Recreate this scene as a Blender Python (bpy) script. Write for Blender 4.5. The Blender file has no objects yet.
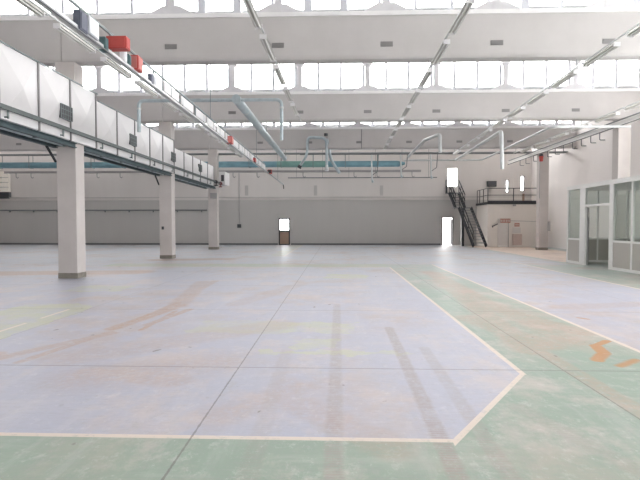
import bpy, math, random
from mathutils import Vector, Matrix
random.seed(7)
SC = bpy.context.scene
COL = SC.collection
# ------------------------------------------------------------------ camera
F, H = 480.0, 1.6
ey = Vector((16.0, 15.7, -F)).normalized()
ez = Vector((0.0, F, 15.7)).normalized()
ex = ey.cross(ez).normalized()
ez = ex.cross(ey)
RM = Matrix((ex, ey, ez))
cd = bpy.data.cameras.new('camera'); cd.sensor_width = 36; cd.lens = 36 * F / 640; cd.clip_end = 500
cam = bpy.data.objects.new('camera', cd); COL.objects.link(cam)
cam.matrix_world = Matrix.Translation((0, 0, H)) @ RM.to_4x4()
SC.camera = cam

def at(u, v, X=None, Y=None, Z=None):
    """point on a plane of the hall that the photograph shows at pixel u, v"""
    d = RM @ Vector((u - 320, 240 - v, -F))
    if X is not None: t = X / d.x
    elif Y is not None: t = Y / d.y
    else: t = (Z - H) / d.z
    return Vector((0, 0, H)) + d * t

# ------------------------------------------------------------------ mesh building
class MB:
    def __init__(s): s.v = []; s.f = []; s.s = []
    def add(s, vs, fs, sm=False):
        o = len(s.v); s.v += [tuple(p) for p in vs]
        for f in fs:
            s.f.append([i + o for i in f]); s.s.append(sm)
        return s
    def box(s, x0, x1, y0, y1, z0, z1):
        x0, x1 = min(x0, x1), max(x0, x1); y0, y1 = min(y0, y1), max(y0, y1); z0, z1 = min(z0, z1), max(z0, z1)
        vs = [(x, y, z) for z in (z0, z1) for y in (y0, y1) for x in (x0, x1)]
        return s.add(vs, [(0, 2, 3, 1), (4, 5, 7, 6), (0, 1, 5, 4), (2, 6, 7, 3), (0, 4, 6, 2), (1, 3, 7, 5)])
    def bar(s, a, b, w, h, up=(0, 0, 1)):
        """rectangular bar from a to b, w across, h along up"""
        a, b = Vector(a), Vector(b); d = (b - a).normalized(); up = Vector(up)
        if abs(d.dot(up)) > .99: up = Vector((0, 1, 0))
        r = d.cross(up).normalized(); n = r.cross(d)
        vs = []
        for p in (a, b):
            for i, j in ((-1, -1), (1, -1), (1, 1), (-1, 1)): vs.append(p + r * (i * w / 2) + n * (j * h / 2))
        return s.add(vs, [(3, 2, 1, 0), (4, 5, 6, 7), (0, 1, 5, 4), (1, 2, 6, 5), (2, 3, 7, 6), (3, 0, 4, 7)])
    def tube(s, path, r, n=12):
        P = [Vector(p) for p in path]; k = len(P); rings = []
        T = []
        for i in range(k):
            if i == 0: t = P[1] - P[0]
            elif i == k - 1: t = P[-1] - P[-2]
            else: t = (P[i + 1] - P[i]).normalized() + (P[i] - P[i - 1]).normalized()
            T.append(t.normalized())
        ref = Vector((0, 0, 1)) if abs(T[0].z) < .9 else Vector((0, 1, 0))
        nrm = (ref - T[0] * ref.dot(T[0])).normalized()
        vs = []
        for i in range(k):
            nrm = (nrm - T[i] * nrm.dot(T[i])).normalized(); b = T[i].cross(nrm)
            m = 1.0
            if 0 < i < k - 1:
                c = max(.35, T[i].dot((P[i + 1] - P[i]).normalized())); m = 1 / c
            rr = r[i] if isinstance(r, (list, tuple)) else r
            # mitre only stretches in the bend plane; keep it mild
            m = 1 + (m - 1) * .5
            for j in range(n):
                a = 2 * math.pi * j / n
                vs.append(P[i] + (nrm * math.cos(a) + b * math.sin(a)) * rr * m)
        fs = [(i * n + j, i * n + (j + 1) % n, (i + 1) * n + (j + 1) % n, (i + 1) * n + j) for i in range(k - 1) for j in range(n)]
        s.add(vs, fs, True)
        s.add(vs[:n], [tuple(range(n - 1, -1, -1))]); s.add(vs[-n:], [tuple(range(n))])
        return s
    def pipe(s, path, r, n=12, bend=None):
        """tube with rounded elbows"""
        P = [Vector(p) for p in path]; out = [P[0]]; bend = bend or r * 2.2
        for i in range(1, len(P) - 1):
            a, p, b = P[i - 1], P[i], P[i + 1]
            d0 = min(bend, (a - p).length * .45); d1 = min(bend, (b - p).length * .45)
            q0 = p + (a - p).normalized() * d0; q1 = p + (b - p).normalized() * d1
            for t in (0, .2, .4, .6, .8, 1): out.append((q0 * (1 - t) + p * t) * (1 - t) + (p * (1 - t) + q1 * t) * t)
        out.append(P[-1])
        return s.tube(out, r, n)
    def prism(s, poly, y0, y1, axis='y'):
        """poly of (x,z) extruded along y, or (y,z) along x"""
        k = len(poly); vs = []
        for t in (y0, y1):
            for a, b in poly: vs.append((a, t, b) if axis == 'y' else (t, a, b))
        fs = [tuple(range(k)), tuple(range(2 * k - 1, k - 1, -1))] + [(i, i + k, (i + 1) % k + k, (i + 1) % k) for i in range(k)]
        return s.add(vs, fs)
    def build(s, name, mat, parent=None, org=None):
        o = Vector(org) if org is not None else (wpos(parent) if parent is not None else Vector((0, 0, 0)))
        me = bpy.data.meshes.new(name)
        me.from_pydata([(v[0] - o.x, v[1] - o.y, v[2] - o.z) for v in s.v], [], s.f)
        me.polygons.foreach_set('use_smooth', s.s)
        me.materials.append(mat)
        import bmesh
        bm = bmesh.new(); bm.from_mesh(me); bmesh.ops.recalc_face_normals(bm, faces=bm.faces); bm.to_mesh(me); bm.free()
        me.update()
        ob = bpy.data.objects.new(name, me); COL.objects.link(ob)
        if parent is not None: ob.parent = parent
        elif org is not None: ob.location = o
        return ob

def wpos(o):
    p = Vector((0, 0, 0))
    while o is not None:
        p = p + Vector(o.location); o = o.parent
    return p
def empty(name, loc):
    o = bpy.data.objects.new(name, None); COL.objects.link(o); o.location = loc; o.empty_display_size = .2
    return o
def tag(o, label=None, cat=None, group=None, kind=None):
    if label: o['label'] = label
    if cat: o['category'] = cat
    if group: o['group'] = group
    if kind: o['kind'] = kind
    return o
def struct(mb, name, mat, parent=None):
    o = mb.build(name, mat, parent)
    if parent is None: o['kind'] = 'structure'
    return o
def copy_tree(o, parent=None):
    c = o.copy(); COL.objects.link(c)
    if parent is not None: c.parent = parent
    for ch in o.children: copy_tree(ch, c)
    return c
ORD = ['nearest', 'second', 'third', 'fourth', 'fifth', 'sixth', 'seventh', 'eighth', 'ninth', 'tenth', 'eleventh', 'twelfth', 'thirteenth', 'fourteenth', 'fifteenth']

# ------------------------------------------------------------------ materials
def mat(name, col, rough=.6, metal=0.0, var=.06, scale=3.0, spec=.35, bump=0.0, streak=False):
    m = bpy.data.materials.new(name); m.use_nodes = True; nt = m.node_tree; n = nt.nodes
    b = n['Principled BSDF']; b.inputs['Roughness'].default_value = rough; b.inputs['Metallic'].default_value = metal
    b.inputs['Specular IOR Level'].default_value = spec
    tc = n.new('ShaderNodeTexCoord'); mp = n.new('ShaderNodeMapping')
    nt.links.new(tc.outputs['Object'], mp.inputs['Vector'])
    mp.inputs['Scale'].default_value = (1, 1, .15) if streak else (1, 1, 1)
    nz = n.new('ShaderNodeTexNoise'); nz.inputs['Scale'].default_value = scale; nz.inputs['Detail'].default_value = 5; nz.inputs['Roughness'].default_value = .6
    nt.links.new(mp.outputs['Vector'], nz.inputs['Vector'])
    rp = n.new('ShaderNodeValToRGB')
    rp.color_ramp.elements[0].position = .3; rp.color_ramp.elements[1].position = .7
    rp.color_ramp.elements[0].color = tuple(c * (1 - var) for c in col) + (1,)
    rp.color_ramp.elements[1].color = tuple(min(1, c * (1 + var)) for c in col) + (1,)
    nt.links.new(nz.outputs['Fac'], rp.inputs['Fac']); nt.links.new(rp.outputs['Color'], b.inputs['Base Color'])
    if bump:
        bp = n.new('ShaderNodeBump'); bp.inputs['Strength'].default_value = bump; bp.inputs['Distance'].default_value = .02
        nt.links.new(nz.outputs['Fac'], bp.inputs['Height']); nt.links.new(bp.outputs['Normal'], b.inputs['Normal'])
    return m
def glass(name, tint, gl=.06, rough=.02):
    m = bpy.data.materials.new(name); m.use_nodes = True; nt = m.node_tree; n = nt.nodes; n.clear()
    out = n.new('ShaderNodeOutputMaterial'); mx = n.new('ShaderNodeMixShader'); t = n.new('ShaderNodeBsdfTransparent'); g = n.new('ShaderNodeBsdfGlossy')
    t.inputs['Color'].default_value = tint + (1,); g.inputs['Roughness'].default_value = rough
    mx.inputs['Fac'].default_value = gl
    nt.links.new(t.outputs[0], mx.inputs[1]); nt.links.new(g.outputs[0], mx.inputs[2]); nt.links.new(mx.outputs[0], out.inputs['Surface'])
    return m

M = dict(
    concrete=mat('painted_concrete', (.60, .56, .54), .75, var=.05, scale=1.5),
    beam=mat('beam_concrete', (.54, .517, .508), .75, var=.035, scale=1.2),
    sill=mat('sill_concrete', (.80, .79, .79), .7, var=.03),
    roof=mat('roof_slab', (.78, .77, .76), .8, var=.03),
    wall=mat('wall_paint', (.66, .625, .605), .75, var=.035, scale=.6, streak=True),
    walllow=mat('wall_dado_paint', (.50, .485, .47), .7, var=.03, scale=.6, streak=True),
    wallright=mat('right_wall_paint', (.90, .86, .84), .75, var=.03, scale=.6, streak=True),
    mezz=mat('mezzanine_plaster', (.82, .77, .72), .75, var=.03, scale=.8, streak=True),
    skirting=mat('grey_skirting', (.16, .16, .17), .6),
    plinth=mat('column_plinth', (.25, .23, .20), .8, var=.2, scale=9),
    mullion=mat('window_aluminium', (.55, .56, .60), .45, .3),
    post=mat('window_post_concrete', (.66, .65, .67), .7),
    vent=mat('vent_grey', (.27, .26, .26), .6),
    duct=mat('white_duct', (.80, .785, .79), .45, var=.02, scale=2),
    seam=mat('duct_flange', (.28, .27, .27), .5, .3),
    grille=mat('dark_grille', (.10, .10, .11), .5),
    steelteal=mat('teal_steel', (.085, .12, .13), .5, .2, var=.15),
    conduit=mat('dark_conduit', (.13, .15, .15), .5, .2),
    valvered=mat('dark_red_valve', (.20, .045, .05), .5),
    pipegrey=mat('grey_pipe', (.24, .28, .28), .45, .3, var=.08),
    galv=mat('galvanised_pipe', (.46, .53, .56), .4, .45, var=.12, scale=6),
    galvl=mat('light_galvanised_pipe', (.60, .62, .62), .4, .3, var=.08, scale=6),
    teal=mat('teal_pipe', (.20, .36, .42), .5, .1, var=.12, scale=2),
    darkpipe=mat('dark_pipe', (.20, .215, .22), .5, .2),
    trunk=mat('busbar_white', (.74, .73, .74), .45, var=.04),
    fixture=mat('batten_housing', (.50, .49, .455), .5, var=.04),
    tube=mat('tube_glass_unlit', (.85, .85, .82), .25),
    navy=mat('navy_box', (.13, .14, .19), .5),
    teald=mat('dark_teal_box', (.10, .17, .18), .5),
    red=mat('red_box', (.55, .09, .08), .5, var=.1),
    redl=mat('pale_red_box', (.62, .22, .20), .5, var=.1),
    whitebox=mat('white_box', (.85, .86, .90), .5),
    alu=mat('white_aluminium', (.84, .83, .81), .4, var=.02),
    panel=mat('grey_cabin_panel', (.50, .47, .435), .55, var=.03, scale=30),
    ceilpanel=mat('cabin_ceiling', (.5, .5, .49), .7),
    black=mat('black_steel', (.045, .048, .055), .5, .2),
    tread=mat('stair_tread_steel', (.20, .21, .22), .5, .3),
    frame=mat('dark_door_frame', (.045, .04, .045), .5),
    doorpanel=mat('brown_door_panel', (.36, .25, .19), .6),
    whitedoor=mat('pale_door', (.70, .67, .645), .6, var=.02),
    sign=mat('red_brown_sign', (.50, .27, .22), .6, var=.12, scale=14),
    notice=mat('pinkish_board', (.62, .50, .46), .7, var=.06, scale=8),
    cream=mat('cream_louvre', (.95, .90, .82), .5),
    dark=mat('dark_grey_box', (.08, .085, .09), .5),
    greybox=mat('grey_box', (.36, .35, .35), .5),
    ground=mat('outside_ground', (.55, .54, .52), .9, var=.1, scale=1),
    outwall=mat('outside_wall', (.80, .78, .75), .9),
    roofglass=glass('sky_dimming_glass', (.74, .75, .755), .05),  # grey tint put in to dim the sky behind the mullions
    glass=glass('window_glass', (.93, .95, .96), .06),
    cabglass=glass('cabin_glass', (.93, .96, .945), .15),
)

# ------------------------------------------------------------------ floor material
def floor_material():
    m = bpy.data.materials.new('painted_floor'); m.use_nodes = True; nt = m.node_tree; n = nt.nodes; L = nt.links
    b = n['Principled BSDF']
    geo = n.new('ShaderNodeNewGeometry'); sep = n.new('ShaderNodeSeparateXYZ'); L.new(geo.outputs['Position'], sep.inputs[0])
    X, Y = sep.outputs['X'], sep.outputs['Y']
    def mt(op, a, b_=None, c=None, clamp=False):
        q = n.new('ShaderNodeMath'); q.operation = op; q.use_clamp = clamp
        for i, s in enumerate((a, b_, c)):
            if s is None: continue
            if isinstance(s, (int, float)): q.inputs[i].default_value = s
            else: L.new(s, q.inputs[i])
        return q.outputs[0]
    def noise(scale, detail=6, rough=.6, sx=1, sy=1):
        mp = n.new('ShaderNodeMapping'); mp.inputs['Scale'].default_value = (sx, sy, 1); L.new(geo.outputs['Position'], mp.inputs['Vector'])
        z = n.new('ShaderNodeTexNoise'); z.inputs['Scale'].default_value = scale; z.inputs['Detail'].default_value = detail; z.inputs['Roughness'].default_value = rough
        L.new(mp.outputs[0], z.inputs['Vector']); return z.outputs['Fac']
    def smooth(v, lo, hi):
        q = n.new('ShaderNodeMapRange'); q.interpolation_type = 'SMOOTHSTEP'
        q.inputs['From Min'].default_value = lo; q.inputs['From Max'].default_value = hi
        L.new(v, q.inputs['Value']); return q.outputs[0]
    def lt(v, t): return mt('LESS_THAN', v, t)
    def gt(v, t): return mt('GREATER_THAN', v, t)
    def mul(*a):
        r = a[0]
        for q in a[1:]: r = mt('MULTIPLY', r, q)
        return r
    def mx(*a):
        r = a[0]
        for q in a[1:]: r = mt('MAXIMUM', r, q)
        return r
    def mix(fac, a, c):
        q = n.new('ShaderNodeMix'); q.data_type = 'RGBA'; L.new(fac, q.inputs[0]) if not isinstance(fac, float) else setattr(q.inputs[0], 'default_value', fac)
        for k, s in ((6, a), (7, c)):
            if isinstance(s, tuple): q.inputs[k].default_value = s + (1,)
            else: L.new(s, q.inputs[k])
        return q.outputs[2]
    def band(v, c, w): return mt('LESS_THAN', mt('ABSOLUTE', mt('SUBTRACT', v, c)), w)
    def rect(x0, x1, y0, y1): return mul(gt(X, x0), lt(X, x1), gt(Y, y0), lt(Y, y1))
    wob = mt('MULTIPLY', mt('SUBTRACT', noise(2.2, 3), .5), .5)
    wob2 = mt('MULTIPLY', mt('SUBTRACT', noise(7, 3), .5), .16)
    def capsule(x1, y1, x2, y2, w, soft=.5):
        dx, dy = x2 - x1, y2 - y1; l2 = dx * dx + dy * dy + 1e-6
        px, py = mt('SUBTRACT', X, x1), mt('SUBTRACT', Y, y1)
        t = mt('ADD', mul(px, dx / l2), mul(py, dy / l2), clamp=True)
        ax, ay = mt('SUBTRACT', px, mul(t, dx)), mt('SUBTRACT', py, mul(t, dy))
        d = mt('SQRT', mt('ADD', mul(ax, ax), mul(ay, ay)))
        d = mt('ADD', d, mt('MULTIPLY', wob2, min(1., w * 3)))
        q = n.new('ShaderNodeMapRange'); q.interpolation_type = 'SMOOTHSTEP'
        q.inputs['From Min'].default_value = w; q.inputs['From Max'].default_value = w * (1 - soft)
        L.new(d, q.inputs['Value']); return q.outputs[0]
    nbig, nmed, nfine = noise(.35, 4), noise(1.6, 8, .68), noise(14, 6, .7)
    nsx = noise(1.2, 6, .65, 3.2, .35)      # streaks along the hall
    nsy = noise(1.1, 6, .65, .5, 2.2)       # streaks across the hall
    # zones
    cham = mt('SUBTRACT', mul(mt('SUBTRACT', X, .89), 1.618), mul(mt('SUBTRACT', Y, 3.535), 1.105))
    main = mul(lt(X, 2.0), gt(Y, 3.53), lt(cham, 0.0), lt(Y, 17.9))
    far = mul(gt(Y, 19.3), lt(X, 9.3))
    right = mul(rect(3.82, 7.5, -2, 19.2))
    leftband = mul(lt(X, -9.0), gt(Y, 3.53))
    blue = mx(main, far, right, leftband)
    green_p = mix(nmed, (.195, .275, .215), (.28, .35, .285))
    blue_p = mix(nmed, (.35, .365, .465), (.435, .43, .505))
    c = mix(blue, green_p, blue_p)
    # floor blends to a paler, greyer tone with distance down the hall
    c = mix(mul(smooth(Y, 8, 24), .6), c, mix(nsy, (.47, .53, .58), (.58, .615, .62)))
    # bare floor beside the right wall
    bare = rect(9.6, 13.6, 20.6, 36)
    c = mix(bare, c, mix(nmed, (.70, .56, .47), (.78, .64, .54)))
    # large pale scuffing and streaks
    c = mix(mul(smooth(nsx, .50, .72), .22), c, (.57, .55, .555))
    c = mix(mul(smooth(nsy, .50, .70), .25), c, (.54, .50, .49))
    # brownish traffic dirt
    nblot = noise(.8, 9, .72, 1.0, .8)
    c = mix(mul(smooth(nblot, .48, .64), .52), c, (.55, .46, .43))
    c = mix(mul(smooth(noise(2.6, 8, .75, 1.6, .7), .54, .70), .45), c, (.36, .335, .33))
    c = mix(mul(smooth(nbig, .46, .62), smooth(nmed, .35, .62), .55), c, (.44, .345, .30))
    c = mix(mul(smooth(noise(5, 9, .8, 1.2, .9), .52, .68), .28), c, (.66, .645, .64))
    # old yellow green paint patches
    rect0 = rect
    jx, jy = mt('ADD', X, mul(wob, 1.1)), mt('ADD', Y, mul(wob, 1.6))
    def rect(x0, x1, y0, y1):
        return mul(gt(jx, x0), lt(jx, x1), gt(jy, y0), lt(jy, y1))
    yg = mx(mul(rect(-.75, .3, 7.05, 7.75), .8), mul(rect(-.55, 0.0, 6.2, 6.6), .8), mul(rect(-1.0, .95, 5.85, 6.05), .8),
            mul(rect(-.3, .95, 14.2, 15.4), .9), mul(rect(-2.2, -.7, 7.0, 7.9), .5), mul(rect(-6.6, -5.2, 11.2, 12.3), .7),
            mul(rect(-6.2, -4.66, 5.6, 9.4), .9), mul(rect(-9, 2.0, 17.9, 19.3), .45), mul(rect(-3.4, -2.6, 24, 37), .5))
    c = mix(mul(yg, smooth(nmed, .28, .60), .72), c, (.47, .50, .31))
    # brown tyre and drag marks
    br = mx(mul(capsule(-3.42, 7.2, -3.05, 9.4, .16), .9), mul(capsule(-3.0, 7.5, -2.75, 8.9, .10), .9), mul(capsule(-3.1, 9.2, -3.7, 13.2, .28), .55),
            mul(capsule(-4.4, 4.9, -3.3, 6.9, .14), .6), mul(capsule(-2.6, 4.9, -1.4, 5.5, .7, .95), .4), mul(capsule(-3.2, 5.6, -.9, 7.6, .45), .3),
            mul(capsule(-1.0, 3.9, -.35, 4.7, .35, .95), .35), mul(capsule(-.3, 4.2, .4, 3.4, .25), .3), mul(capsule(-16, 14.6, -6.8, 15.8, .9), .9),
            mul(capsule(-7.9, 21.3, -5.2, 21.9, .8), .8), mul(capsule(-2.0, 9.5, -.9, 13, .3), .3),
            mul(capsule(2.9, 13.8, 3.2, 6.6, .45, .9), .55), mul(capsule(3.1, 9.0, 3.6, 7.2, .3), .6), mul(capsule(2.55, 9, 2.6, 4, .14), .5),
            mul(capsule(-5.2, 5.4, -4.2, 5.7, .2), .7), mul(capsule(4.4, 9.4, 6.6, 9.9, .35), .4))
    def pc(u1, v1, u2, v2, w, soft=.5):
        a, b2 = at(u1, v1, Z=0), at(u2, v2, Z=0); return capsule(a.x, a.y, b2.x, b2.y, w, soft)
    br = mx(br, mul(pc(112, 330, 150, 314, .07), 1.0), mul(pc(141, 330, 176, 311, .06), .95), mul(pc(150, 316, 178, 303, .14), .9), mul(pc(178, 300, 215, 281, .15), .6),
            mul(pc(90, 372, 175, 380, .28), .4), mul(pc(20, 362, 110, 332, .09), .7), mul(pc(445, 282, 530, 350, .30), .55), mul(pc(430, 272, 480, 300, .35), .6), mul(pc(470, 318, 545, 345, .35), .55))
    c = mix(mul(br, smooth(nfine, .25, .6), smooth(nmed, .2, .46), .95), c, (.41, .265, .19))
    # grey tyre tracks with tread
    wv = n.new('ShaderNodeTexWave'); wv.wave_type = 'BANDS'; wv.bands_direction = 'Y'; wv.inputs['Scale'].default_value = 9; wv.inputs['Distortion'].default_value = 1.5
    L.new(geo.outputs['Position'], wv.inputs['Vector'])
    tr = mx(mul(capsule(.82, 7.4, .77, 2.4, .09), 1.0), mul(capsule(1.14, 6.2, 1.10, 2.4, .09), .6), mul(capsule(.02, 9.5, -.02, 2.2, .09), .75),
            mul(capsule(-.62, 6.0, -.55, 2.4, .10), .35), mul(capsule(1.6, 4.2, 2.3, 2.2, .12), .35))
    c = mix(mul(tr, mt('MULTIPLY_ADD', wv.outputs['Fac'], .5, .45), smooth(nfine, .2, .6), smooth(nmed, .15, .5), .85), c, (.30, .235, .215))
    # rust
    ru = mx(pc(607, 341, 594, 346, .065, .4), pc(596, 346, 604, 353, .10, .4), pc(603, 354, 597, 360, .10, .5), mul(pc(620, 366, 636, 360, .085, .8), .9), mul(pc(580, 318, 587, 319, .08, .6), .7))
    c = mix(mul(ru, smooth(nfine, .1, .4), .97), c, (.41, .185, .045))
    # small dark specks
    c = mix(mul(smooth(noise(5.5, 2, .5, 1, .6), .715, .755), smooth(nbig, .38, .52), .9), c, (.16, .14, .13))
    # fine grain of worn paint
    c = mix(mul(smooth(noise(16, 9, .85, .5, 1.5), .46, .70), .42), c, (.30, .285, .29))
    c = mix(mul(smooth(noise(11, 9, .85, 1.3, .7), .55, .72), .40), c, (.70, .69, .70))
    # tape lines
    w = .029
    tp = mx(mul(band(Y, 3.53, w), lt(X, .89)), mul(band(cham, 0.0, w * 1.8), gt(X, .86), lt(X, 2.03)), mul(band(X, 2.0, .032), gt(Y, 5.13), lt(Y, 17.9)),
            mul(band(X, 3.82, .035), lt(Y, 19.2)), mul(band(X, 7.5, .045), lt(Y, 20.5)), mul(band(X, -5.02, .03), mx(band(Y, 7.15, .42), band(Y, 8.4, .44)), 1.0),
            mul(band(X, -2.6, .06), gt(Y, 24), .55), mul(band(Y, 17.9, .08), lt(X, 2.0), .3))
    tp = mul(tp, mt('MULTIPLY_ADD', smooth(nfine, .28, .5), .55, .45))
    c = mix(mul(tp, .92), c, mix(nmed, (.60, .48, .40), (.68, .62, .55)))
    # joints cut in the slab
    def joints(v, off, wd, p=3.58):
        q = mt('PINGPONG', mt('ADD', v, -off + p * 40), p / 2); return lt(q, wd)
    jw = mt('MULTIPLY_ADD', smooth(nfine, .4, .7), .006, .006)
    jt = mx(mul(lt(mt('ABSOLUTE', mt('SUBTRACT', X, -1.085)), jw), .62), mul(lt(mt('ABSOLUTE', mt('SUBTRACT', X, 2.495)), jw), .6), mul(joints(X, -1.085, .006), .5), mul(joints(Y, 5.29, .012), .5))
    c = mix(jt, c, (.12, .10, .10))
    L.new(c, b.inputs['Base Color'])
    L.new(mt('MULTIPLY_ADD', nmed, .25, .36), b.inputs['Roughness']); b.inputs['Specular IOR Level'].default_value = .4
    bp = n.new('ShaderNodeBump'); bp.inputs['Strength'].default_value = .12; bp.inputs['Distance'].default_value = .01
    L.new(nmed, bp.inputs['Height']); L.new(bp.outputs['Normal'], b.inputs['Normal'])
    return m

# ------------------------------------------------------------------ dimensions of the hall
XL, XR, YB, YF = -26.6, 14.8, 37.0, -10.7
YA, YBm, YC = 13.9, 22.1, 30.25
ROWS = [-2.5, 5.7, YA, YBm, YC]
ZB, ZT, ZS, ZW = 6.33, 7.54, 7.66, 9.15       # beam bottom, face top, sill top, window top
XP = [-1.67 + 3.105 * k for k in range(-8, 5)]  # window posts
CX0, CX1 = -8.21, -7.63

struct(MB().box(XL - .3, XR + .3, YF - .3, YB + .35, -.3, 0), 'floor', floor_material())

def holed(x0, x1, z0, z1, y0, y1, holes):
    m = MB(); xs = sorted({x0, x1, *[h[0] for h in holes], *[h[1] for h in holes]}); zs = sorted({z0, z1, *[h[2] for h in holes], *[h[3] for h in holes]})
    for i in range(len(xs) - 1):
        for j in range(len(zs) - 1):
            cx, cz = (xs[i] + xs[i + 1]) / 2, (zs[j] + zs[j + 1]) / 2
            if any(h[0] < cx < h[1] and h[2] < cz < h[3] for h in holes): continue
            m.box(xs[i], xs[i + 1], y0, y1, zs[j], zs[j + 1])
    return m
def hole(u0, v0, u1, v1, z0=None):
    a, b = at(u0, v0, Y=YB), at(u1, v1, Y=YB)
    return (a.x, b.x, b.z if z0 is None else z0, a.z)
D1 = hole(278.8, 218.2, 290, 244, 0); D2 = hole(441.6, 217, 453, 243, 0); D3 = hole(446.8, 167.8, 457.6, 192.8)
S1 = hole(505.8, 180, 508.7, 192.5); S2 = hole(520.5, 176, 524.2, 191)
ZBW = 7.29
ZD = 3.40
up = [h for h in (D3, S1, S2)]
lo = [D1, D2]
wb = struct(holed(XL, XR, ZD, ZBW, YB, YB + .3, up), 'wall_back', M['wall'])
o = holed(XL, XR, 0, ZD, YB - .03, YB + .3, lo).build('wall_dado', M['walllow'], wb)
m = MB()
for z in (3.43, 3.68): m.box(XL, XR, YB - .06, YB, z - .035, z + .035)
m.build('wall_ledge', M['walllow'], wb)
m = MB()
for x0, x1 in ((XL, D1[0] - .08), (D1[1] + .08, D2[0] - .08)): m.box(x0, x1, YB - .05, YB - .03, 0, .14)
struct(m, 'baseboard_back', M['skirting'])
RW = (-1.0, 18.0, 3.5, 6.0)      # unseen window band added in the right wall to brighten columns and duct
m = MB().box(XR, XR + .3, YF - .3, RW[0], 0, 9.5).box(XR, XR + .3, RW[1], YB + .3, 0, 9.5).box(XR, XR + .3, RW[0], RW[1], 0, RW[2]).box(XR, XR + .3, RW[0], RW[1], RW[3], 9.5)
wr = struct(m, 'wall_right', M['wallright'])
struct(MB().box(XL - .3, XL, YF - .3, YB + .3, 0, 9.5), 'wall_left', M['wall'])
FW = (-8, 10, 1.0, 1.85)        # unseen glazed strip added behind the camera, sized to tune frontal light
struct(holed(XL, XR, 0, 9.4, YF - .3, YF, [FW]), 'wall_front', M['wall'])

# sawtooth roof: each bay rises from the back of one beam to the window top over the next
edges = [(YF, ROWS[0])] + [(ROWS[i], ROWS[i + 1]) for i in range(len(ROWS) - 1)] + [(YC, YB)]
for i, (a, b) in enumerate(edges):
    a2 = a + .4 if i else a
    b2 = b + .42
    m = MB().prism([(a2, ZS), (b2, ZW), (b2, ZW + .25), (a2, ZS + .25)], XL, XR, 'x')
    struct(m, 'ceiling' if i == 0 else 'ceiling.%03d' % i, M['roof'])

# windows over the beams
win_n = [0]
def window(x0, x1, y, z0, z1, mulls, heavy=()):
    win_n[0] += 1
    m = MB()
    m.box(x0, x1, y - .03, y + .03, z0, z0 + .05).box(x0, x1, y - .03, y + .03, z1 - .05, z1)
    for k, mx_ in enumerate(mulls):
        w = .11 if k in heavy else (.04 if y < 16 else .055 if y < 25 else .085)
        m.box(mx_ - w, mx_ + w, y - .06 if k in heavy else y - .035, y + .04, z0 + .05, z1 - .05)
    o = struct(m, 'window_%d' % win_n[0], M['mullion'])
    MB().box(x0, x1, y - .004, y + .004, z0 + .05, z1 - .05).build('window_pane', M['roofglass' if z0 > 5 else 'glass'], o)
    return o
def portal(y, z0, z1):
    l = bpy.data.lights.new('window_daylight', 'AREA'); l.shape = 'RECTANGLE'; l.size = XR - XL; l.size_y = z1 - z0
    l.cycles.is_portal = True
    o = bpy.data.objects.new('window_daylight', l); COL.objects.link(o)
    o.location = ((XL + XR) / 2, y, (z0 + z1) / 2); o.rotation_euler = (math.radians(-90), 0, 0)
RN = {YA: 'nearest', YBm: 'middle', YC: 'farthest'}
for y in ROWS:
    seen = y in RN
    portal(y + .36, ZS, ZW)
    if not seen:
        b = struct(MB().box(XL, XR, y, y + .5, ZB, ZS), 'beam', M['beam'])
        window(XL, XR, y + .22, ZS, ZW, [XL + .3 + 1.035 * k for k in range(39)])
        continue
    for side, x0, x1 in (('left', XL, CX0 + .19), ('right', CX0 + .21, XR)):
        e = empty('roof_beam', ((x0 + x1) / 2, y, ZB))
        tag(e, '%s concrete roof beam %s' % (RN[y], 'left of the column row, above the white duct' if side == 'left' else 'spanning right from the column row, row of grey vents'), 'roof beam', 'concrete roof beams')
        prof = [(y + .05, ZB), (y + .015, ZB + .04), (y, ZB + .10), (y, ZT), (y + .4, ZT), (y + .4, ZB)]
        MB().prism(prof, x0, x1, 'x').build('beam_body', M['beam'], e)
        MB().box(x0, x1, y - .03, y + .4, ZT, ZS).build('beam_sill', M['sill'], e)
        for p in XP:
            if not (x0 + .2 < p < x1 - .2): continue
            m = MB().box(p - .11, p + .11, y + .02, y + .2, ZS, ZW)
            w = m.build('window_post', M['post'], e)
            MB().prism([(p - .70, ZS), (p + .70, ZS), (p + .62, ZS + .05), (p + .24, ZS + .25), (p - .24, ZS + .25), (p - .62, ZS + .05)], y + .03, y + .17).build('haunch', M['post'], w)
            MB().box(p - .2, p + .2, y, y + .2, ZW - .33, ZW - .05).build('capital', M['post'], w)
            v = MB().box(p - .175, p + .175, y - .012, y + .01, 6.66, 6.80)
            for k in range(4): v.box(p - .165, p + .165, y - .02, y - .01, 6.675 + .033 * k, 6.69 + .033 * k)
            v.build('vent_grille', M['vent'], e)
    ps = [XL] + XP + [XR]
    for a, b in zip(ps[:-1], ps[1:]):
        n_ = max(1, round((b - a) / 1.03)); 
        mu = [a + .02 + .83] + [a + .02 + .83 + 1.035 * k for k in range(1, n_)]
        mu = [q for q in mu if q < b - .03]
        hv = (0, 1) if (y == YA and -6 < a < 1) else ((0,) if y == YA and a > 4 else ())
        window(a, b, y + .24, ZS, ZW, mu, hv)
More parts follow.
